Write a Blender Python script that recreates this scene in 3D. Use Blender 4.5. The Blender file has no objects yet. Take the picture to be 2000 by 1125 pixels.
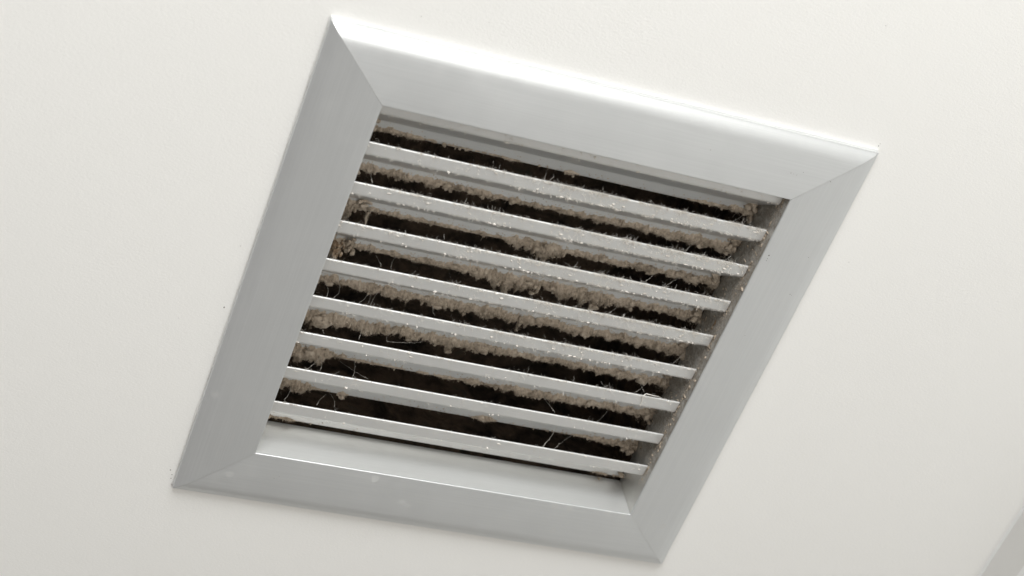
import bpy, math, random
import numpy as np
from mathutils import Matrix, Vector

# ------------------------------------------------------------------ camera, world, light, exposure
# "Vent space": x along the blades, y across them, z down out of the ceiling (towards the room), origin at the
# centre of the vent on the ceiling.  World = turned half a turn about X and lifted to the ceiling height.
CEIL_Z = 2.4
TURN = Matrix.Translation((0, 0, CEIL_Z)) @ Matrix.Rotation(math.pi, 4, 'X')
RC = np.array([[0.9259368432665088, 0.34014605784516655, 0.16413903135465788],
               [-0.18724545841744217, 0.790868816938672, -0.5826368102824154],
               [-0.3279940557139636, 0.5087506007135697, 0.7959853803242164]])
CP = np.array([-0.3464991476006169, 0.5429654813766721, 0.8174446831592149])
FPX = 3769.44                                  # focal length in pixels of the 2000 px wide photograph

scene = bpy.context.scene
COL = scene.collection
cam = bpy.data.cameras.new('camera')
cam.sensor_width = 36.0
cam.lens = FPX * 36.0 / 2000.0
cam.clip_start = 0.02
cam.clip_end = 60
cam.dof.use_dof = True
cam.dof.focus_distance = 1.045
cam.dof.aperture_fstop = 9.0
camo = bpy.data.objects.new('camera', cam)
m = Matrix.Identity(4)
for i in range(3):
    for j in range(3):
        m[i][j] = RC[j][i]
    m[i][3] = CP[i]
camo.matrix_world = TURN @ m
COL.objects.link(camo)
scene.camera = camo

world = bpy.data.worlds.new('World')
scene.world = world
world.use_nodes = True
bg = world.node_tree.nodes['Background']
bg.inputs['Color'].default_value = (1.0, 0.955, 0.895, 1)
bg.inputs['Strength'].default_value = 0.225

def area(name, pos, target, sx, sy, power, colour):
    la = bpy.data.lights.new(name, 'AREA')
    la.shape = 'RECTANGLE'
    la.size, la.size_y = sx, sy
    la.energy = power
    la.color = colour
    o = bpy.data.objects.new(name, la)
    p = TURN @ Vector(pos)
    t = TURN @ Vector(target)
    o.matrix_world = Matrix.Translation(p) @ (t - p).to_track_quat('-Z', 'Z').to_matrix().to_4x4()
    COL.objects.link(o)
    return o
# the window that lights the ceiling from beyond the upper edge of the picture
area('window_light', (-0.38, 1.75, 0.70), (0, 0, 0.0), 1.3, 0.75, 32, (0.965, 0.985, 1.0))
# soft light thrown back up from the room below
area('room_light', (0.35, 0.8, 1.65), (0, 0, 0.0), 0.9, 0.9, 16, (1.0, 0.985, 0.96))

scene.view_settings.view_transform = 'Standard'
scene.view_settings.look = 'None'
scene.view_settings.exposure = 0.15
scene.view_settings.gamma = 1.0
scene.render.engine = 'CYCLES'

rng = np.random.default_rng(7)
random.seed(7)

# ------------------------------------------------------------------ helpers
def ray_to_plane(u, v, z):
    """the point of vent space at height z that the photograph shows at pixel (u, v)"""
    d = RC.T @ np.array([(u - 1000) / FPX, -(v - 562.5) / FPX, -1.0])
    return CP + (z - CP[2]) / d[2] * d

def hash3(ix, iy, iz, seed):
    n = (ix * 374761393 + iy * 668265263 + iz * 2147483647 + seed * 1274126177) & 0xffffffff
    n = ((n ^ (n >> 13)) * 1274126177) & 0xffffffff
    n = ((n ^ (n >> 16)) * 2246822519) & 0xffffffff
    return ((n ^ (n >> 15)) & 0xffffff) / float(0xffffff)

def vnoise(x, y=0.0, z=0.0, seed=0):
    x, y, z = np.broadcast_arrays(np.asarray(x, float), np.asarray(y, float), np.asarray(z, float))
    ix, iy, iz = (np.floor(a).astype(np.int64) for a in (x, y, z))
    fx, fy, fz = x - ix, y - iy, z - iz
    fx, fy, fz = (f * f * (3 - 2 * f) for f in (fx, fy, fz))
    r = 0
    for a in (0, 1):
        for b in (0, 1):
            for c in (0, 1):
                w = (fx if a else 1 - fx) * (fy if b else 1 - fy) * (fz if c else 1 - fz)
                r = r + w * hash3(ix + a, iy + b, iz + c, seed)
    return r

def fbm(x, y=0.0, z=0.0, seed=0, octv=3):
    r, a, t = 0, 1.0, 0
    for i in range(octv):
        s = 2.03 ** i
        r = r + a * vnoise(np.asarray(x) * s, np.asarray(y) * s, np.asarray(z) * s, seed + 17 * i)
        t += a
        a *= .55
    return r / t

def link(name, me, mat, parent=None, loc=None):
    o = bpy.data.objects.new(name, me)
    COL.objects.link(o)
    if mat is not None and len(me.materials) == 0:
        me.materials.append(mat)
    if parent is not None:
        o.parent = parent
    if loc is not None:
        o.location = loc
    return o

def mesh(name, v, f, smooth=None):
    me = bpy.data.meshes.new(name)
    me.from_pydata([tuple(map(float, p)) for p in v], [], [tuple(int(i) for i in q) for q in f])
    if smooth is not None:
        me.polygons.foreach_set('use_smooth', [True] * len(me.polygons))
        me.set_sharp_from_angle(angle=math.radians(smooth))
    me.update()
    return me

def mesh_quads(name, v, f, smooth=True):
    me = bpy.data.meshes.new(name)
    v = np.asarray(v, np.float32)
    f = np.asarray(f, np.int32)
    me.vertices.add(len(v))
    me.vertices.foreach_set('co', v.ravel())
    me.loops.add(f.size)
    me.loops.foreach_set('vertex_index', f.ravel())
    me.polygons.add(len(f))
    me.polygons.foreach_set('loop_start', np.arange(0, f.size, f.shape[1], dtype=np.int32))
    me.polygons.foreach_set('use_smooth', np.full(len(f), smooth))
    me.update(calc_edges=True)
    me.validate()
    return me

def empty(name, parent=None):
    o = bpy.data.objects.new(name, None)
    COL.objects.link(o)
    o.empty_display_size = 0.05
    if parent is not None:
        o.parent = parent
    return o

def tag(o, **kw):
    for k, v in kw.items():
        o[k] = v
    return o

def fibres(root, direc, length, width, segs=3, curl=.5, sag=(0, 0, 0)):
    """curly thin ribbons growing from root along direc -> verts, quads"""
    n = len(root)
    direc = direc / np.maximum(np.linalg.norm(direc, axis=1, keepdims=True), 1e-9)
    pts = [root]
    d = direc
    for s in range(segs):
        d = d + curl * rng.normal(size=(n, 3)) + np.asarray(sag)
        d = d / np.maximum(np.linalg.norm(d, axis=1, keepdims=True), 1e-9)
        pts.append(pts[-1] + d * (length / segs)[:, None])
    w = np.cross(direc, rng.normal(size=(n, 3)))
    w = w / np.maximum(np.linalg.norm(w, axis=1, keepdims=True), 1e-9)
    V = []
    for i, p in enumerate(pts):
        k = (1 - .6 * i / segs) * .5
        V += [p - w * (width * k)[:, None], p + w * (width * k)[:, None]]
    V = np.stack(V, 1)
    step = 2 * (segs + 1)
    base = (np.arange(n) * step)[:, None]
    F = np.concatenate([base + np.array([[2 * i, 2 * i + 1, 2 * i + 3, 2 * i + 2]]) for i in range(segs)], 0)
    return V.reshape(-1, 3), F

def merge(parts):
    V, F, o = [], [], 0
    for v, f in parts:
        V.append(v)
        F.append(f + o)
        o += len(v)
    return np.concatenate(V), np.concatenate(F)

def tube(path, rad, ns=5):
    path = np.asarray(path, float)
    n = len(path)
    rad = np.broadcast_to(np.asarray(rad, float), (n,))
    t = np.gradient(path, axis=0)
    t /= np.linalg.norm(t, axis=1, keepdims=True)
    a = np.cross(t, [.31, .22, .93])
    a /= np.linalg.norm(a, axis=1, keepdims=True)
    b = np.cross(t, a)
    ang = np.arange(ns) * 2 * math.pi / ns
    V = path[:, None] + rad[:, None, None] * (np.cos(ang)[None, :, None] * a[:, None] + np.sin(ang)[None, :, None] * b[:, None])
    F = [[i * ns + j, i * ns + (j + 1) % ns, (i + 1) * ns + (j + 1) % ns, (i + 1) * ns + j] for i in range(n - 1) for j in range(ns)]
    return V.reshape(-1, 3), np.array(F)

def blob(c, r, seed, nu=10, nv=7, rough=.5):
    """small uneven lump (quads)"""
    V, F = [], []
    for i in range(nv):
        th = math.pi * (i + .02) / (nv - 1 + .04)
        for j in range(nu):
            ph = 2 * math.pi * j / nu
            V.append((math.sin(th) * math.cos(ph), math.sin(th) * math.sin(ph), math.cos(th)))
    V = np.array(V)
    k = 1 + rough * (fbm(V[:, 0] * 1.6 + 5, V[:, 1] * 1.6 + 9, V[:, 2] * 1.6 + 3, seed) - .5) * 2
    V = V * k[:, None] * np.asarray(r) + np.asarray(c)
    for i in range(nv - 1):
        for j in range(nu):
            F.append((i * nu + j, i * nu + (j + 1) % nu, (i + 1) * nu + (j + 1) % nu, (i + 1) * nu + j))
    return V, np.array(F)

# ------------------------------------------------------------------ materials
class NT:
    def __init__(s, name):
        s.m = bpy.data.materials.new(name)
        s.m.use_nodes = True
        s.t = s.m.node_tree
        s.b = s.t.nodes['Principled BSDF']
        g = s.t.nodes.new('ShaderNodeNewGeometry')
        s.pos = g.outputs['Position']
    def n(s, typ, **kw):
        x = s.t.nodes.new(typ)
        for k, v in kw.items():
            setattr(x, k, v)
        return x
    def l(s, a, b):
        s.t.links.new(a, b)
    def mapping(s, scale):
        mp = s.n('ShaderNodeMapping')
        mp.inputs['Scale'].default_value = scale
        s.l(s.pos, mp.inputs['Vector'])
        return mp.outputs['Vector']
    def noise(s, scale, detail=3, rough=.55, vec=None, dist=0):
        x = s.n('ShaderNodeTexNoise')
        x.inputs['Scale'].default_value = scale
        x.inputs['Detail'].default_value = detail
        x.inputs['Roughness'].default_value = rough
        x.inputs['Distortion'].default_value = dist
        s.l(vec if vec is not None else s.pos, x.inputs['Vector'])
        return x.outputs['Fac']
    def ramp(s, fac, stops):
        r = s.n('ShaderNodeValToRGB')
        e = r.color_ramp.elements
        while len(e) < len(stops):
            e.new(.5)
        for el, (p, c) in zip(e, stops):
            el.position = p
            el.color = (*c, 1) if not isinstance(c, (int, float)) else (c, c, c, 1)
        s.l(fac, r.inputs['Fac'])
        return r.outputs['Color']
    def mix(s, fac, a, b):
        x = s.n('ShaderNodeMix', data_type='RGBA')
        for sock, val in ((x.inputs[0], fac), (x.inputs[6], a), (x.inputs[7], b)):
            if hasattr(val, 'links'):
                s.l(val, sock)
            elif isinstance(val, (int, float)):
                sock.default_value = val
            else:
                sock.default_value = (*val, 1)
        return x.outputs[2]
    def math(s, op, a, b=None):
        x = s.n('ShaderNodeMath', operation=op)
        for i, val in enumerate((a, b)):
            if val is None:
                continue
            if hasattr(val, 'links'):
                s.l(val, x.inputs[i])
            else:
                x.inputs[i].default_value = val
        return x.outputs[0]
    def bump(s, h, strength, dist):
        x = s.n('ShaderNodeBump')
        x.inputs['Strength'].default_value = strength
        x.inputs['Distance'].default_value = dist
        s.l(h, x.inputs['Height'])
        s.l(x.outputs['Normal'], s.b.inputs['Normal'])
    def to(s, name, v):
        if hasattr(v, 'links'):
            s.l(v, s.b.inputs[name])
        elif isinstance(v, (int, float)):
            s.b.inputs[name].default_value = v
        else:
            s.b.inputs[name].default_value = (*v, 1)

def mat_ceiling():
    t = NT('ceiling_paint')
    big = t.noise(2.2, 2)
    t.to('Base Color', t.mix(big, (.79, .78, .75), (.815, .805, .775)))
    t.to('Roughness', .62)
    t.to('Specular IOR Level', .35)
    st = t.noise(1, 4, .6, t.mapping((480, 1000, 600)))
    fine = t.noise(900, 3, .6)
    h = t.math('ADD', t.math('MULTIPLY', st, .7), t.math('MULTIPLY', fine, .35))
    h = t.math('ADD', h, t.math('MULTIPLY', t.noise(70, 3), .25))
    t.bump(h, .17, .0011)
    return t.m

def mat_metal(name, streak, dirt=0.0, spots=True, met=.5, aniso=0.0, tone=1.0, rgh=.36, grime=0.0, warm=0.0):
    """satin anodised aluminium; streak = scale of the brushing along x or y"""
    t = NT(name)
    brush = t.noise(1, 3, .6, t.mapping(streak))
    patch = t.noise(22, 4, .6)
    base = t.ramp(t.math('ADD', t.math('MULTIPLY', brush, .6), t.math('MULTIPLY', patch, .4)),
                  [(.3, (.68 * tone, .70 * tone, .71 * tone)), (.7, (.745 * tone, .765 * tone, .775 * tone))])
    if warm:
        base = t.mix(warm, base, (.80, .765, .70))
    rough = t.math('ADD', t.math('MULTIPLY', patch, .07), rgh)
    rough = t.math('ADD', rough, t.math('MULTIPLY', brush, .06))
    metal = met
    if spots:
        # dried drops and smears
        v = t.n('ShaderNodeTexVoronoi', feature='F1', voronoi_dimensions='2D')
        v.inputs['Scale'].default_value = 58
        wob = t.n('ShaderNodeVectorMath', operation='ADD')
        nz = t.n('ShaderNodeTexNoise'); nz.inputs['Scale'].default_value = 160
        t.l(t.pos, nz.inputs['Vector'])
        sc = t.n('ShaderNodeVectorMath', operation='SCALE'); sc.inputs['Scale'].default_value = .0035
        t.l(nz.outputs['Color'], sc.inputs[0])
        t.l(t.pos, wob.inputs[0]); t.l(sc.outputs[0], wob.inputs[1])
        t.l(wob.outputs[0], v.inputs['Vector'])
        drop = t.ramp(v.outputs['Distance'], [(.05, .55), (.09, 1.0), (.13, 0.0)])
        keep = t.ramp(v.outputs['Color'], [(.56, 0.0), (.72, 1.0)])
        low = t.n('ShaderNodeSeparateXYZ')
        t.l(t.pos, low.inputs[0])
        lo = t.n('ShaderNodeMapRange', interpolation_type='SMOOTHSTEP')
        lo.inputs['From Min'].default_value = -.01
        lo.inputs['From Max'].default_value = .12
        t.l(low.outputs['Y'], lo.inputs['Value'])
        keep = t.math('MULTIPLY', keep, lo.outputs['Result'])
        film = t.ramp(t.noise(48, 5, .68, dist=.6), [(.5, 0.0), (.72, 1.0)])
        mask = t.math('ADD', t.math('MULTIPLY', t.math('MULTIPLY', drop, keep), .34), t.math('MULTIPLY', film, .1))
        base = t.mix(mask, base, (.76, .75, .72))
        rough = t.math('ADD', rough, t.math('MULTIPLY', mask, .35))
        metal = t.math('SUBTRACT', met, t.math('MULTIPLY', mask, .35))
    if grime:
        # thin film of settled dust, denser in patches, with pale grains in it
        gr = t.math('MULTIPLY', t.ramp(t.noise(1100, 4, .65), [(.5, 0.0), (.66, 1.0)]), t.ramp(t.noise(60, 3), [(.35, .2), (.65, 1.0)]))
        gr = t.math('MULTIPLY', gr, grime)
        base = t.mix(gr, base, (.72, .68, .61))
        metal = t.math('MULTIPLY', metal, t.math('SUBTRACT', 1.0, gr))
        rough = t.math('ADD', rough, t.math('MULTIPLY', gr, .4))
    if dirt:
        d = t.ramp(t.noise(150, 6, .7, dist=.4), [(.62 - .45 * dirt, 0.0), (.78 - .3 * dirt, 1.0)])
        sep = t.n('ShaderNodeSeparateXYZ')
        t.l(t.pos, sep.inputs[0])
        mr = t.n('ShaderNodeMapRange', interpolation_type='SMOOTHSTEP')
        for nm, val in (('From Min', .072), ('From Max', .097), ('To Min', 1.0), ('To Max', .12)):
            mr.inputs[nm].default_value = val
        t.l(sep.outputs['Y'], mr.inputs['Value'])
        d = t.math('MULTIPLY', d, mr.outputs['Result'])
        d2 = t.ramp(t.noise(900, 3, .6), [(.35, (.22, .195, .165)), (.7, (.42, .385, .335))])
        base = t.mix(d, base, d2)
        rough = t.math('MAXIMUM', rough, d)
        inv = t.math('SUBTRACT', 1.0, d)
        metal = t.math('MULTIPLY', metal, inv) if hasattr(metal, 'links') else inv
    t.to('Base Color', base)
    t.to('Roughness', rough)
    t.to('Metallic', metal)
    if aniso:
        tg = t.n('ShaderNodeTangent', direction_type='UV_MAP')
        tg.uv_map = 'UVMap'
        t.l(tg.outputs['Tangent'], t.b.inputs['Tangent'])
        t.to('Anisotropic', aniso)
    t.bump(t.math('ADD', t.math('MULTIPLY', brush, .5), t.noise(2600, 2)), .05, .0004)
    return t.m

def mat_dust(name, a, b, c, relief=.001):
    t = NT(name)
    n1 = t.noise(420, 5, .7)
    n2 = t.noise(90, 3)
    f = t.math('ADD', t.math('MULTIPLY', n1, .65), t.math('MULTIPLY', n2, .35))
    t.to('Base Color', t.ramp(f, [(.32, a), (.5, b), (.68, c)]))
    t.to('Roughness', 1.0)
    t.to('Specular IOR Level', .05)
    t.bump(t.noise(1900, 5, .8), 1.0, relief)
    return t.m

def mat_plain(name, col, rough=.7, spec=.3, var=.15, scale=200):
    t = NT(name)
    c = np.array(col)
    t.to('Base Color', t.ramp(t.noise(scale, 4), [(.3, tuple(c * (1 - var))), (.7, tuple(np.minimum(c * (1 + var), .9)))]))
    t.to('Roughness', rough)
    t.to('Specular IOR Level', spec)
    return t.m

M_CEIL = mat_ceiling()
M_RAIL_X = mat_metal('brushed_aluminium_lengthwise', (14, 1400, 1400), warm=.1, met=.72, aniso=.4, tone=1.08, rgh=.28)
M_RAIL_Y = mat_metal('brushed_aluminium_crosswise', (1400, 14, 1400), warm=.1, met=.72, aniso=.4, tone=1.08, rgh=.28)
M_BLADE = mat_metal('aluminium_blade', (12, 1800, 1800), grime=.4, met=.6, rgh=.3, warm=.3)
M_NECK = mat_metal('aluminium_neck', (14, 1400, 1400), spots=False, met=.55, tone=.98, rgh=.3, warm=.3)
M_NECK_DIRTY = mat_metal('dust_coated_aluminium', (1400, 14, 1400), spots=False, warm=.5, dirt=.82)
M_DUST = mat_dust('felted_brown_dust', (.20, .16, .12), (.64, .535, .42), (.88, .77, .64))
M_LINT = mat_dust('pale_lint', (.58, .54, .48), (.75, .71, .65), (.85, .815, .76), .0003)
M_WEB = mat_plain('cobweb_silk', (.62, .58, .52), .6, .3)
M_SPECK = mat_plain('dark_specks', (.055, .035, .022), .7)
M_RUST = mat_dust('crumbly_brown_debris', (.10, .055, .03), (.34, .25, .17), (.72, .66, .56))
M_WALL = mat_plain('wall_paint', (.70, .69, .665), .6, .3, .02, 40)
M_TRIM = mat_plain('trim_paint', (.78, .775, .76), .5, .4, .02, 40)

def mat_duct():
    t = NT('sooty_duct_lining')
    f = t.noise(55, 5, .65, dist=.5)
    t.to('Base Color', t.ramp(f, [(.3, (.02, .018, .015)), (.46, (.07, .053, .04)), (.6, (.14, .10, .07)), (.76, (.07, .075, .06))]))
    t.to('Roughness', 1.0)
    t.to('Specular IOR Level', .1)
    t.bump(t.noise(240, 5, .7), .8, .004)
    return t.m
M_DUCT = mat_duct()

# ------------------------------------------------------------------ setting: ceiling and wall
XW = 0.11315                      # half the clear opening of the vent
HOLE = 0.121
def ceiling():
    xs = [-3.0, -HOLE, HOLE, 0.362]
    ys = [-3.0, -HOLE, HOLE, 3.4]
    T = -0.012                    # plaster board thickness, upwards
    V, F = [], []
    idx = {}
    for k, z in enumerate((0.0, T)):
        for i, x in enumerate(xs):
            for j, y in enumerate(ys):
                idx[i, j, k] = len(V)
                V.append((x, y, z))
    for i in range(3):
        for j in range(3):
            if (i, j) == (1, 1):
                continue
            F.append((idx[i, j, 0], idx[i + 1, j, 0], idx[i + 1, j + 1, 0], idx[i, j + 1, 0]))
            F.append((idx[i, j, 1], idx[i, j + 1, 1], idx[i + 1, j + 1, 1], idx[i + 1, j, 1]))
    r = [(1, 1), (2, 1), (2, 2), (1, 2)]
    for a, b in zip(r, r[1:] + r[:1]):
        F.append((idx[(*a, 0)], idx[(*a, 1)], idx[(*b, 1)], idx[(*b, 0)]))
    o = link('ceiling', mesh('ceiling', V, F), M_CEIL)
    o.matrix_world = TURN
    tag(o, kind='structure')
    return o
ceiling()

def extrude_y(prof, y0, y1):
    n = len(prof)
    V = [(x, y0, z) for x, z in prof] + [(x, y1, z) for x, z in prof]
    F = [(i, (i + 1) % n, n + (i + 1) % n, n + i) for i in range(n)]
    F += [tuple(range(n))[::-1], tuple(range(n, 2 * n))]
    return V, F

def wall():
    # the wall at the right runs along the vent's right side; a bead of filler closes its joint with the ceiling
    v, f = extrude_y([(.3622, -.1), (.3622, 2.4), (.46, 2.4), (.46, -.1)], -3.0, 3.4)
    w = link('wall', mesh('wall', v, f), M_WALL)
    w.matrix_world = TURN
    tag(w, kind='structure')
    arc = [(.3623 - .0022 * (1 - math.sin(a)), .0022 * (1 - math.cos(a)) - .0002) for a in np.linspace(0, math.pi / 2, 6)]
    v, f = extrude_y([(.3626, -.0004)] + arc + [(.3626, .0021)], -2.99, 3.39)
    link('filler_bead', mesh('filler_bead', v, f, 40), M_TRIM, w)
    v, f = extrude_y([(.3624, .0325), (.3585, .0325), (.357, .034), (.357, .10), (.3624, .10)], -2.98, 3.38)
    link('picture_rail', mesh('picture_rail', v, f), M_TRIM, w)
wall()

# ------------------------------------------------------------------ the vent
vent = empty('air_vent')
vent.matrix_world = TURN
tag(vent, label='square brushed aluminium air vent with dusty louvre blades set in the white ceiling', category='air vent')
LIP_Z = 0.0005
FLAT = 0.0069                    # how far the flange stands below the ceiling
OUT = 0.15

def rail_profile():
    """(t, z): t from the outer edge inwards, z out of the ceiling; the visible skin of one frame rail"""
    P = [(.0004, -.0002), (0, .0004), (.0001, .0031)]
    # slightly crowned chamfer that eases into the flat of the flange
    q0, q1, q2, q3 = (np.array(q) for q in ((.0003, .0030), (.0032, .0049), (.0056, FLAT - .00137), (.0082, FLAT - .00105)))
    for a in np.linspace(0.04, 1, 12):
        P.append(tuple((1 - a) ** 3 * q0 + 3 * a * (1 - a) ** 2 * q1 + 3 * a * a * (1 - a) * q2 + a ** 3 * q3))
    # the flange is gently crowned: it levels out towards the opening
    t1 = OUT - XW
    for a in np.linspace(.08, 1, 12):
        P.append((.0082 + (t1 - .0010 - .0082) * a, FLAT - .00105 * (1 - a) ** 2))
    r = .00045
    for a in np.linspace(0, math.pi / 2, 5):
        P.append((t1 - r + r * math.sin(a), FLAT - r + r * math.cos(a)))
    P += [(t1, FLAT - r - .0003)]
    return P

def rail(side, mat):
    """side 0 top, 1 right, 2 bottom, 3 left: one mitred length of the frame extrusion"""
    P = rail_profile()
    g = .00006                   # half the open mitre joint
    tilt = (.0, .0, .0, .0)[side]
    def place(s, t, z):
        h = OUT - t
        return [(s * (h - g), h, z), (h, -s * (h - g), z), (-s * (h - g), -h, z), (-h, s * (h - g), z)][side]
    ns = 12
    V, F = [], []
    n = len(P)
    for i in range(ns + 1):
        s = -1 + 2 * i / ns
        for t, z in P:
            V.append(place(s, t, z))
    for i in range(ns):
        for j in range(n - 1):
            F.append((i * n + j, i * n + j + 1, (i + 1) * n + j + 1, (i + 1) * n + j))
    me = mesh('frame_rail', V, F, 50)
    # tangent for brushing: u runs across the rail, the way the brushed grain spreads light
    uv = me.uv_layers.new(name='UVMap')
    for lp in me.loops:
        c = me.vertices[lp.vertex_index].co
        uv.data[lp.index].uv = (c.y, c.x) if side in (0, 2) else (c.x, c.y)
    o = link('frame_rail', me, mat, vent)
    # neck: the inward return of the extrusion that lines the opening
    d0, d1 = FLAT - .0008, -.0233
    V, F = [], []
    nz = 8
    for i in range(ns + 1):
        s = -1 + 2 * i / ns
        for j in range(nz + 1):
            z = d0 + (d1 - d0) * j / nz
            h = XW
            V.append([(s * (h - g), h, z), (h, -s * (h - g), z), (-s * (h - g), -h, z), (-h, s * (h - g), z)][side])
    m_ = len(V)
    for i in range(ns):
        for j in range(nz):
            a = i * (nz + 1) + j
            F.append((a, a + 1, a + nz + 2, a + nz + 1))
    # outer skin, 1.2 mm behind
    for i in range(ns + 1):
        s = -1 + 2 * i / ns
        for j in range(nz + 1):
            z = d0 + (d1 - d0) * j / nz
            h = XW + .0012
            V.append([(s * (h - g), h, z), (h, -s * (h - g), z), (-s * (h - g), -h, z), (-h, s * (h - g), z)][side])
    for i in range(ns):
        for j in range(nz):
            a = m_ + i * (nz + 1) + j
            F.append((a, a + nz + 1, a + nz + 2, a + 1))
    link('neck_wall', mesh('neck_wall', V, F), M_NECK if side in (0, 2) else M_NECK_DIRTY, o)
    return o

for s in range(4):
    rail(s, M_RAIL_X if s in (0, 2) else M_RAIL_Y)
# uneven line of paint where the ceiling was cut in round the frame
_c = np.array([(-1, 1), (1, 1), (1, -1), (-1, -1), (-1, 1)], float) * (OUT + .00015)
_t = np.linspace(0, 4, 801)
_p = np.stack([np.interp(_t, range(5), _c[:, 0]), np.interp(_t, range(5), _c[:, 1]), np.full(801, .0001)], 1)
_v, _f = tube(_p, .00025 + .0006 * np.clip(fbm(_t * 22, 1, 0, 3) * 1.6 - .4, 0, 1), 6)
link('paint_line', mesh_quads('paint_line', _v, _f), M_CEIL, vent)

# ---- blades: z-shaped extrusion (front lip, slanting web, back lip)
Y0, PITCH = 0.08806, 0.0242
BACK_Z = -.0232
def blade_mesh():
    C = [(0, LIP_Z), (-.0068, 0.0), (-.0225, BACK_Z), (-.0288, BACK_Z - .0004)]
    th = .0012
    # centre line with eased corners and support loops next to every bend
    path = []
    C = [np.array(c) for c in C]
    for i, c in enumerate(C):
        if i in (0, len(C) - 1):
            q = C[1] if i == 0 else C[-2]
            u = (q - c) / np.linalg.norm(q - c)
            pts = [c, c + u * .0003]
            path += pts if i == 0 else pts[::-1]
        else:
            u = (C[i - 1] - c) / np.linalg.norm(C[i - 1] - c)
            w = (C[i + 1] - c) / np.linalg.norm(C[i + 1] - c)
            e = .0009
            path.append(c + u * (e + .0003))
            for a in np.linspace(0, 1, 5):
                path.append((1 - a) ** 2 * (c + u * e) + 2 * a * (1 - a) * c + a * a * (c + w * e))
            path.append(c + w * (e + .0003))
    path = np.array(path)
    t = np.gradient(path, axis=0)
    t /= np.linalg.norm(t, axis=1, keepdims=True)
    nrm = np.c_[-t[:, 1], t[:, 0]]
    A = path + nrm * th / 2
    B = path - nrm * th / 2
    def cap(c, d, n0):
        return [c + (n0 * math.cos(a) + d * math.sin(a)) * th / 2 for a in np.linspace(0, math.pi, 7)[1:-1]]
    loop = list(A) + cap(path[-1], t[-1], nrm[-1]) + list(B[::-1]) + cap(path[0], -t[0], -nrm[0])
    # keep the outside of the lip at its measured place
    loop = np.array(loop) - np.array([0, th / 2])
    n = len(loop)
    xe = XW - .0007
    V, F = [], []
    nx = 24
    for i in range(nx + 1):
        x = -xe + 2 * xe * i / nx
        for y, z in loop:
            V.append((x, y, z))
    for i in range(nx):
        for j in range(n):
            a, b = i * n + j, i * n + (j + 1) % n
            F.append((a, b, b + n, a + n))
    # end caps as strips between the two sides
    k = len(path)
    for base in (0, nx * n):
        for i in range(k - 1):
            a0, a1 = base + i, base + i + 1
            b0, b1 = base + k + 5 + (k - 1 - i), base + k + 5 + (k - 2 - i)
            F.append((a0, b0, b1, a1))
        F.append(tuple(base + j for j in range(k - 1, k + 6)))
        F.append(tuple(base + (2 * k + 5 - 1 + j) % n for j in range(7)))
    me = mesh('blade', V, F, 45)
    import bmesh
    bm = bmesh.new()
    bm.from_mesh(me)
    bmesh.ops.recalc_face_normals(bm, faces=bm.faces)
    bm.to_mesh(me)
    bm.free()
    me.polygons.foreach_set('use_smooth', [True] * len(me.polygons))
    me.set_sharp_from_angle(angle=math.radians(45))
    return me
BLADE = blade_mesh()

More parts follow.
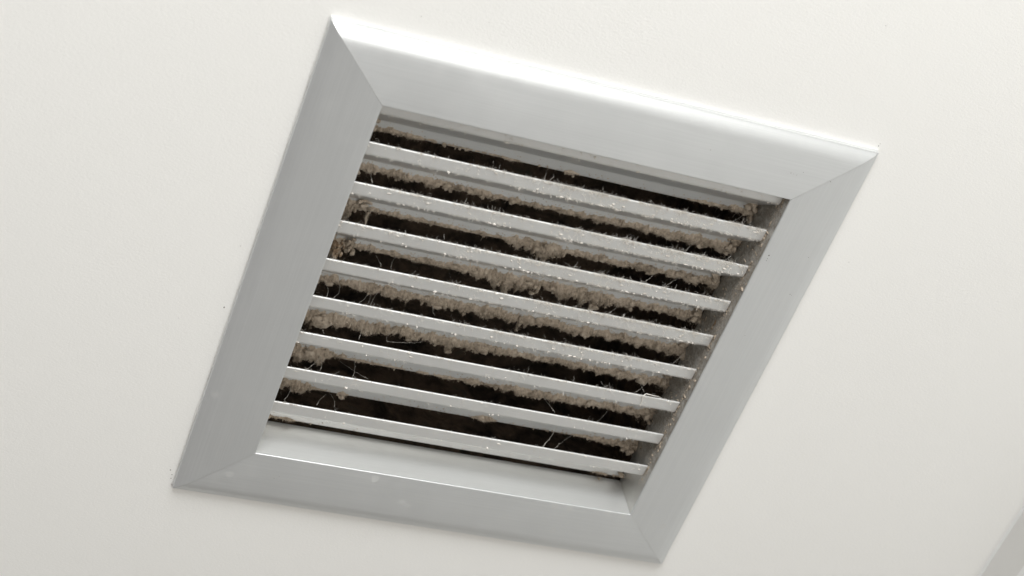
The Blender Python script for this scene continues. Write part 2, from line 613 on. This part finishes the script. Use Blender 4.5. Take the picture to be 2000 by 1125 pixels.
# how the dust hangs on each blade: (place along the blade 0..1, hang below its back edge mm, cover up its back lip mm)
HANG = {
 -1: [(0, 2.5, 5), (.05, 1.8, 4), (.12, 2, 2.5), (.2, .3, 1.2), (.35, .6, 1), (.37, 2, 1.5), (.4, .2, .5), (.5, .4, .5), (.52, 3, 2), (.55, .1, .3), (.8, .2, .4), (.9, 2, 3), (1, 3, 4)],
  0: [(0, 4, 6.5), (.05, 3, 6), (.1, 2.6, 5), (.2, 3.2, 5), (.35, 2.2, 4), (.5, 1.6, 3), (.65, 2.6, 4), (.8, 2.8, 5), (.9, 3.2, 6), (1, 4, 6)],
  1: [(0, 3, 7), (.025, 8, 7), (.045, 11, 7), (.06, 7, 6), (.07, .6, 3.5), (.15, .7, 4), (.18, 2.2, 4), (.2, .8, 4), (.3, 1, 3), (.43, .9, 2.5), (.47, 5, 6), (.55, 8, 6.5),
      (.6, 2, 4), (.75, 2.8, 4), (.9, 3, 5.5), (1, 4, 6)],
  2: [(0, 10, 7), (.05, 8.5, 7), (.065, 1, 6), (.12, .8, 5), (.2, 1.2, 4), (.33, 3, 5), (.37, 6, 6), (.43, 4, 5.5), (.485, 9.5, 7), (.505, 8, 7), (.53, 4, 5), (.62, 6, 6),
      (.68, 7.5, 6), (.75, 4, 5), (.9, 3.4, 5), (1, 4, 6)],
  3: [(0, 5, 7), (.03, 6, 7), (.08, 3, 6.5), (.2, 3.6, 6), (.35, 3.8, 6), (.5, 4, 6), (.55, 7, 6.5), (.6, 3, 5.5), (.75, 3.2, 5), (.9, 4, 6), (1, 5, 7)],
  4: [(0, 4, 7), (.05, 8.5, 7), (.1, 4, 6.5), (.2, 5, 7), (.3, 4.2, 6), (.4, 5, 6), (.5, 4, 5), (.6, 2.2, 4), (.75, 3, 4), (.9, 3.4, 5), (1, 4, 6)],
  5: [(0, 5, 7), (.05, 7, 7), (.12, 5.5, 6.5), (.14, .4, 4), (.25, .2, 2), (.35, .4, .6), (.37, 2.5, 2), (.39, .3, .6), (.44, 3, 3), (.46, .6, 1), (.5, 4, 4), (.54, .8, 1.5), (.6, 3.6, 4), (.7, 3.6, 4), (.8, 3, 5), (.9, 3, 5), (1, 4, 6)],
  6: [(0, 4, 7), (.05, 5, 7), (.1, 6.2, 6), (.125, .3, 2), (.18, .1, .4), (.195, 4, 3), (.215, .1, .4), (.35, .1, .3), (.53, .1, .3), (.56, 3, 3.5), (.585, 3, 3), (.61, .1, .3),
      (.75, .1, .3), (.85, 1.2, 2), (.92, 3, 4), (1, 5, 6)],
  7: [(0, 1.6, 2), (.05, 1.2, 1.5), (.09, 2.4, 2), (.11, .3, .3), (.13, .9, .5), (.15, 0, 0), (.9, 0, 0), (.94, 1.4, 1), (.97, .2, .2), (1, 1.5, 1)],
}
# how much pale lint lies on each front lip: (place, density)
LINT = {-1: [(0, .35), (1, .3)], 0: [(0, .12), (.2, .35), (.5, .85), (.7, 1), (1, .8)], 1: [(0, .2), (.2, .4), (.5, .8), (.7, 1.1), (.9, .9), (1, .6)],
        2: [(0, .3), (.3, .5), (.45, .8), (.65, .95), (.85, .6), (1, .4)], 3: [(0, .15), (.3, .3), (.5, .5), (.75, .8), (1, .5)],
        4: [(0, .15), (.3, .18), (.6, .45), (.72, .8), (.9, .35), (1, .3)], 5: [(0, .12), (.4, .1), (.7, .22), (1, .2)],
        6: [(0, .12), (.3, .06), (1, .1)], 7: [(0, .15), (.1, .08), (1, .05)]}

def curve(tab, u, col):
    t = np.array(tab)
    return np.interp(u, t[:, 0], t[:, col])

def dust_fringe(k):
    nx, ns = 620, 15
    u = np.linspace(0.002, .998, nx)
    x = -XW + 2 * XW * u
    xm = x * 1000
    h = curve(HANG[k], u, 1)
    c = curve(HANG[k], u, 2)
    sd = 100 + 31 * (k + 2)
    rag = .02 + .95 * fbm(xm * .2, sd, 0, sd, 2) + 1.5 * (fbm(xm * .5, 3, 0, sd + 1, 4) - .45)
    h = h * (np.maximum(h, .01) / 6.5) ** .45
    h = np.maximum(h * np.maximum(rag * 1.25, .04), 0) * 1e-3
    c = np.minimum(c * (-.05 + .85 * fbm(xm * .3, 9, 0, sd + 2) + .5 * fbm(xm * 1.3, 5, 0, sd + 4)), 6.2) * 1e-3
    lump = .5 + fbm(xm * .45, 4, 0, sd + 3)
    thick = np.clip((h + c) * .30, 0, .0028) * lump
    edge = -.0288
    P = np.zeros((nx, ns, 3))
    P[:, :, 0] = x[:, None]
    s = np.linspace(0, 1, ns)[None, :]
    # front side down from the top of the cover to the hanging tip, then back up behind the blade's edge
    a = np.clip(s / .72, 0, 1)
    b = np.clip((s - .72) / .28, 0, 1)
    yt = edge + c
    yb = edge - h
    ker = np.hanning(23)
    ker /= ker.sum()
    hs = np.convolve(np.pad(h, 11, 'edge'), ker, 'valid')
    P[:, :, 1] = yt[:, None] + (edge - hs - yt)[:, None] * a ** .95 - (h - hs)[:, None] * a ** 4 + (h * .9)[:, None] * b
    bulge = np.sin(np.pi * np.clip(a, 0, 1) ** 1.15) ** 1.2
    P[:, :, 2] = (BACK_Z - .0002) + thick[:, None] * bulge * np.where(b > 0, 1, 1) - (thick * 1.1 + .0006)[:, None] * b - .0006 * (a >= 1) * (b == 0)
    X, Y, Z = (P[:, :, i] * 1000 for i in range(3))
    amp = np.clip((h + c) * 1000 / 6, 0, 1)[:, None] * np.sin(np.pi * np.clip(s, .02, .98)) ** .5
    d = (fbm(X * .7, Y * .7, Z * .7, sd + 5) - .5) * 1.5 + (fbm(X * 2.1, Y * 2.1, Z * 2.1, sd + 6) - .5) * .5
    P[:, :, 2] += d * amp * 1e-3
    P[:, :, 1] += (fbm(X * 1.6, Y * 1.6, Z, sd + 7) - .5) * amp * .8e-3
    P[:, :, 0] += (fbm(X * 1.6, Y * 1.6, Z, sd + 8) - .5) * amp * .7e-3
    P[:, :, 0] = np.clip(P[:, :, 0], -XW + .0003, XW - .0003)
    V = P.reshape(-1, 3)
    I = np.arange(nx * ns).reshape(nx, ns)
    F = np.stack([I[:-1, :-1], I[:-1, 1:], I[1:, 1:], I[1:, :-1]], -1).reshape(-1, 4)
    # drop the stretches where there is no dust
    good = ((h + c) > .0007)
    gf = (good[:-1] & good[1:])
    F = F.reshape(nx - 1, ns - 1, 4)[gf].reshape(-1, 4)
    parts = [(V, F)]
    # fibres felted over the mass and bristling from its tip
    N = 17000
    w = (h * 1.2 + c * .7)
    w = w / max(w.sum(), 1e-9)
    tot = int(N * min(1.0, float((h + c).mean()) / .0065))
    if tot > 20:
        i = rng.choice(nx, tot, p=w)
        j = np.clip((rng.beta(1.6, 1.1, tot) * 12).astype(int), 0, ns - 1)
        root = P[i, j] + rng.normal(size=(tot, 3)) * .00018
        dirn = np.c_[rng.normal(size=tot) * 1.2, .1 - .5 * (j / ns) + rng.normal(size=tot) * 1.0, .5 + rng.normal(size=tot) * .5]
        ln = rng.gamma(3.0, .00034, tot)
        parts.append(fibres(root, dirn, ln, rng.uniform(.0001, .00019, tot), 4, 1.1, (0, -.03, 0)))
        # matted clumps of every size that break up the edge
        nc = int(tot * .002)
        i = rng.choice(nx, nc, p=w)
        for q in i:
            r0 = rng.gamma(3.2, .00033) * min(1.0, .45 + float(h[q] + c[q]) / .007)
            cy = rng.uniform(edge - h[q], edge + .55 * c[q])
            vb, fb = blob((x[q], cy, BACK_Z + .0003 + .5 * thick[q]), np.array([rng.uniform(.8, 1.7), rng.uniform(.7, 1.2), .6]) * r0, int(rng.integers(1e6)), 13, 9, 1.0)
            parts.append((vb, fb))
            nf = 70
            pick = rng.integers(0, len(vb), nf)
            dd = vb[pick] - vb.mean(0)
            parts.append(fibres(vb[pick], dd / np.maximum(np.linalg.norm(dd, axis=1, keepdims=True), 1e-9) + rng.normal(size=(nf, 3)) * .6, rng.gamma(3, .00034, nf),
                                rng.uniform(.00009, .00016, nf), 4, 1.1))
        # loose grains that thin out over the bare metal of the back lip
        ng = tot // 60
        i = rng.integers(0, nx, ng)
        for q in i:
            yy = yt[q] + abs(rng.normal()) * .0016
            if yy < -.0232:
                parts.append(blob((x[q], yy, BACK_Z - .0001), rng.uniform(.00012, .0004, 3) * [1.2, 1, .6], int(rng.integers(1e6)), 6, 4, .9))
        # small tufts torn loose at the tip
        nt = tot // 60
        i = rng.choice(nx, nt, p=w)
        for q in i:
            cpt = P[q, int(rng.integers(3, 12))] + rng.normal(size=3) * .0004
            parts.append(blob(cpt, rng.uniform(.0003, .0009, 3), int(rng.integers(1e6)), 7, 5, .8))
    v, f = merge(parts)
    return mesh_quads('dust_fringe', v, f)

def lint_mesh(k):
    n0 = 5200
    u = rng.uniform(0, 1, n0)
    # clustered: keep where the patchy noise is high
    den = curve(LINT[k], u, 1)
    cl = fbm(u * 40, k * 3.1, 0, 5) * 1.1 - .1
    keep = rng.uniform(0, 1, n0) < den * np.clip(cl * 1.5 - .1, .05, 1.2)
    u = u[keep]
    n = len(u)
    x = (-XW + .001) + 2 * (XW - .001) * u
    where = rng.choice(3, n, p=[.6, .2, .2])       # upper edge, face, lower edge
    y = np.where(where == 0, rng.normal(0, .00025, n), np.where(where == 1, -rng.beta(1, 1.6, n) * .0066, -.0068 + rng.normal(0, .0003, n)))
    z = np.full(n, LIP_Z) + y * .07 + np.where(where == 0, -.0001, .00005)
    root = np.c_[x, y, z]
    parts = []
    # every grain is a little tangle of four fibres and sometimes a crumb
    rep = 5
    r4 = np.repeat(root, rep, 0) + rng.normal(size=(n * rep, 3)) * .00022
    wh = np.repeat(where, rep)
    up = np.where(wh == 0, .9, np.where(wh == 2, -.7, .0))
    dirn = np.c_[rng.normal(size=n * rep) * .9, up + rng.normal(size=n * rep) * .55, .35 + np.abs(rng.normal(size=n * rep)) * .5]
    ln = np.repeat(rng.gamma(2.2, .00055, n) * np.where(where == 0, 1.3, 1.0), rep) * rng.uniform(.5, 1.2, n * rep)
    if n:
        parts.append(fibres(r4, dirn, ln, rng.uniform(.00009, .00016, n * rep), 4, .85))
    for q in range(n):
        if rng.uniform() < .03:
            parts.append(blob(root[q] + [0, 0, .0002], rng.uniform(.0003, .0009, 3) * [1.3, .7, .4], int(rng.integers(1e6)), 11, 7, 1.0))
        if rng.uniform() < .07:
            parts.append(blob(root[q] + [0, 0, .0001], rng.uniform(.00012, .0005, 3), int(rng.integers(1e6)), 6, 4, .9))
    v, f = merge(parts)
    return mesh_quads('lint', v, f)

first = None
for k in range(-1, 8):
    y = Y0 - k * PITCH
    b = link('blade', BLADE, M_BLADE, vent, (0, y, 0))
    d = link('dust_fringe', dust_fringe(k), M_DUST, b)
    tag(d, kind='stuff')
    l = link('lint', lint_mesh(k), M_LINT, b)
    tag(l, kind='stuff')

# ---- dust lodged along the right neck wall and at the blade ends
def wall_dust():
    parts = []
    n = 5200
    yy = rng.uniform(-.095, .112, n)
    dens = fbm(yy * 260, 2, 0, 77)
    ends = ((Y0 - yy) / PITCH) % 1.0
    keep = rng.uniform(0, 1, n) < np.where(ends < .42, .95, .42) * (.25 + 1.2 * dens) * .8
    yy = yy[keep]
    n = len(yy)
    zz = np.where(rng.uniform(0, 1, n) < .6, rng.normal(.0005, .0013, n), rng.uniform(-.026, .003, n))
    root = np.c_[np.full(n, XW - .0002), yy, zz]
    dirn = np.c_[-.6 - np.abs(rng.normal(size=n)) * .5, rng.normal(size=n), rng.normal(size=n) * .8]
    parts.append(fibres(root, dirn, rng.gamma(2.5, .0005, n), rng.uniform(.0001, .00018, n), 3, .7))
    for q in range(0, n, 17):
        parts.append(blob(root[q], rng.gamma(2.5, .00025, 3) * [.6, 1, 1], int(rng.integers(1e6)), 7, 5, .8))
    # thick felt deep in the corners behind the blade ends
    for k in range(-1, 8):
        yb = Y0 - k * PITCH
        for q in range(14 if k < 7 else 3):
            c = (XW - rng.uniform(.0005, .006), yb - rng.uniform(.02, .032), BACK_Z + rng.uniform(-.003, .003))
            if c[1] < -XW + .004:
                continue
            parts.append(blob(c, rng.uniform(.0008, .0026, 3), int(rng.integers(1e6)), 10, 7, .8))
        m_ = 420 if k < 7 else 60
        r = np.c_[XW - np.abs(rng.normal(0, .004, m_)), yb - rng.uniform(.018, .034, m_), BACK_Z + rng.normal(0, .0025, m_)]
        r = r[r[:, 1] > -XW + .004]
        parts.append(fibres(r, rng.normal(size=r.shape), rng.gamma(2.5, .0006, len(r)), rng.uniform(.00009, .00017, len(r)), 3, .6))
    v, f = merge(parts)
    o = link('corner_dust', mesh_quads('corner_dust', v, f), M_DUST, vent)
    tag(o, kind='stuff')
    # the left ends of the same blades, of which only the inner part can be seen past the flange
    parts = []
    for k in range(-1, 8):
        yb = Y0 - k * PITCH
        big = {1: 1.5, 2: 1.7, 4: 1.2}.get(k, .8) if k < 7 else .4
        for q in range(int(12 * big)):
            c = (-XW + rng.uniform(.001, .009), yb - rng.uniform(.022, .032), BACK_Z + rng.uniform(-.002, .0035))
            parts.append(blob(c, rng.uniform(.0008, .0024, 3), int(rng.integers(1e6)), 10, 7, .8))
        m_ = int(260 * big)
        r = np.c_[-XW + np.abs(rng.normal(0, .006, m_)), yb - rng.uniform(.02, .034, m_), BACK_Z + rng.normal(0, .0025, m_)]
        parts.append(fibres(r, rng.normal(size=r.shape), rng.gamma(2.5, .0006, m_), rng.uniform(.00009, .00017, m_), 3, .6))
    v, f = merge(parts)
    o = link('corner_dust', mesh_quads('corner_dust', v, f), M_DUST, vent)
    tag(o, kind='stuff')
wall_dust()

# ---- cobwebs: pixel of the upper end (on the dust at the back) -> pixel of the lower end (on the next lip)
STRANDS = [(734, 498, 744, 521), (777, 498, 764, 527), (637, 555, 637, 580), (661, 549, 648, 583), (721, 569, 696, 596), (725, 569, 712, 599), (739, 569, 723, 600),
           (847, 594, 849, 616), (709, 631, 701, 664), (767, 647, 757, 668), (757, 667, 825, 667), (635, 633, 633, 652), (627, 694, 597, 721), (627, 694, 624, 725),
           (692, 698, 688, 739), (665, 706, 719, 740), (567, 754, 555, 780), (637, 770, 619, 791), (645, 770, 652, 795), (1279, 531, 1260, 550), (1145, 583, 1121, 601),
           (1207, 592, 1183, 614), (1450, 421, 1421, 436), (1363, 470, 1338, 493), (1433, 487, 1417, 507), (1337, 539, 1299, 560), (1345, 677, 1310, 713), (1270, 740, 1239, 767),
           (1246, 738, 1258, 766), (1186, 803, 1159, 827), (1088, 835, 1059, 874), (1119, 849, 1081, 879), (1060, 773, 1084, 805), (1513, 440, 1481, 451), (728, 320, 727, 358)]
for q, (u0, v0, u1, v1) in enumerate(STRANDS):
    flat = abs(v1 - v0) < 3
    a = ray_to_plane(u0, v0, BACK_Z + .0015 if not flat else -.004)
    b = ray_to_plane(u1, v1, .0004 if not flat else -.012)
    n = 16
    t = np.linspace(0, 1, n)[:, None]
    path = a + (b - a) * t
    sag = np.array([rng.normal() * .0006, 0, rng.uniform(.0001, .0011)])
    sag = sag * np.linalg.norm(b - a) / .018
    path = path + sag * (4 * t * (1 - t)) + rng.normal(size=(n, 3)) * .0001 + np.cumsum(rng.normal(size=(n, 3)), 0) * .00006 * np.sin(math.pi * t)
    thick = .00017 if q in (30, 33) else rng.uniform(.000045, .00008)
    parts = [tube(path, thick * rng.uniform(.7, 1.3, n), 4)]
    for j in rng.choice(np.arange(1, n - 1), 9 if q in (30, 33) else 3, replace=False):
        parts.append(blob(path[j], rng.uniform(.00012, .0003, 3), int(rng.integers(1e6)), 6, 4, .7))
    v, f = merge(parts)
    link('cobweb_strand', mesh_quads('cobweb_strand', v, f), M_WEB, vent)

# ---- odd bits caught in the vent
def debris(name, u, v, z, size, count, mat, label):
    c = ray_to_plane(u, v, z)
    parts = []
    for q in range(count):
        parts.append(blob(c + rng.normal(size=3) * np.array(size) * .5, np.array(size) * rng.uniform(.2, .55, 3), int(rng.integers(1e6)), 9, 6, .9))
    m_ = count * 14
    r = c + rng.normal(size=(m_, 3)) * np.array(size) * .6
    parts.append(fibres(r, rng.normal(size=(m_, 3)), rng.gamma(2.5, .0005, m_), rng.uniform(.00009, .00018, m_), 3, .7))
    vv, ff = merge(parts)
    o = link(name, mesh_quads(name, vv, ff), mat, vent)
    o['label'] = label
    return o
debris('debris', 656, 490, -.007, (.0032, .0046, .0025), 18, M_RUST, 'crumbly rust brown and white clump in the left corner')
debris('dust_clump', 707, 402, -.021, (.0040, .0030, .0024), 16, M_DUST, 'brown dust clump at the left end of the third gap')
debris('dust_clump', 716, 424, -.016, (.0012, .0044, .0014), 9, M_DUST, 'thin hanging tail of brown dust reaching the blade below')
debris('dust_clump', 684, 478, -.020, (.0026, .0052, .0024), 16, M_DUST, 'brown dust clump filling the left end of the fourth gap')
debris('dust_clump', 1045, 566, -.020, (.0022, .0034, .0016), 9, M_DUST, 'dust clump hanging halfway along the fifth gap')
debris('debris', 1396, 633, -.006, (.0013, .0042, .0015), 9, M_RUST, 'brown dried scrap stuck to the right side of the opening')
debris('debris', 1170, 936, -.021, (.0012, .0014, .0012), 5, M_DUST, 'small round dust ball at the bottom edge')
# curled pale thread on the seventh blade
p0 = ray_to_plane(1249, 796, .0012)
pts = [(1250, 794), (1254, 783), (1256, 773), (1262, 769), (1270, 771), (1277, 773), (1284, 774), (1292, 777)]
path = np.array([ray_to_plane(a, b, .0012 + .0004 * math.sin(i)) for i, (a, b) in enumerate(pts)])
ti = np.linspace(0, len(pts) - 1, 40)
path = np.stack([np.interp(ti, np.arange(len(pts)), path[:, i]) for i in range(3)], 1) + rng.normal(size=(40, 3)) * .00004
v, f = tube(path, np.interp(ti, [0, 2, 4, 7], [.0002, .0003, .0003, .0001]), 5)
th = link('curled_thread', mesh_quads('curled_thread', v, f), M_LINT, vent)

# ------------------------------------------------------------------ duct behind the blades
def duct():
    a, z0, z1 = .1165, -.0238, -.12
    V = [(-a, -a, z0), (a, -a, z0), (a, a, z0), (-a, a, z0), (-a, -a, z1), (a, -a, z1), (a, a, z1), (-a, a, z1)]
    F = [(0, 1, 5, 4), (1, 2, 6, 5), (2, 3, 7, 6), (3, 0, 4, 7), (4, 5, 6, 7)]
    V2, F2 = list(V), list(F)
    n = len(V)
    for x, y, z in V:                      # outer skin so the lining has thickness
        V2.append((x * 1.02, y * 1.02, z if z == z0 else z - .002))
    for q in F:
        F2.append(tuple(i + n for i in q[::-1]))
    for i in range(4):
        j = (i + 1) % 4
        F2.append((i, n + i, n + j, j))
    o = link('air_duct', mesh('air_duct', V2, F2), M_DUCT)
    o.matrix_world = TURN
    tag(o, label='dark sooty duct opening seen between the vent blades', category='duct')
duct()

# ------------------------------------------------------------------ tiny specks on the paint and the flange
def specks():
    parts = []
    S = [(438, 600, 1.1, 0), (349, 621, .5, 0), (470, 480, .5, 0), (823, 32, .5, 0), (955, 44, .4, 0), (1730, 50, .5, 0), (1658, 512, .5, 0), (333, 918, .9, 0), (336, 927, .7, 0),
         (334, 934, .6, 0), (1716, 285, .8, 0), (1719, 281, .5, 0), (585, 988, .7, 0), (262, 722, .4, 0), (1502, 499, 1.1, 1), (1499, 505, .5, 1), (1497, 509, .5, 1), (1543, 575, .6, 1),
         (1546, 577, .4, 1), (1455, 655, .4, 1), (1579, 503, .4, 1), (535, 934, .5, 1), (545, 931, .4, 1), (1545, 338, .5, 1), (1550, 340, .4, 1), (1556, 342, .4, 1), (1569, 337, .5, 1),
         (1388, 293, .4, 1), (1622, 355, .6, 1)]
    for u, v, r, on in S:
        c = ray_to_plane(u, v, FLAT + .0001 if on else .0001)
        parts.append(blob(c, np.array([.00032, .00034, .00016]) * r * rng.uniform(.8, 1.25, 3), int(rng.integers(1e6)), 8, 6, .6))
    v, f = merge(parts)
    o = link('dirt_specks', mesh_quads('dirt_specks', v, f), M_SPECK)
    o.matrix_world = TURN
    tag(o, kind='stuff', label='tiny dark specks of dirt on the ceiling and frame')
specks()
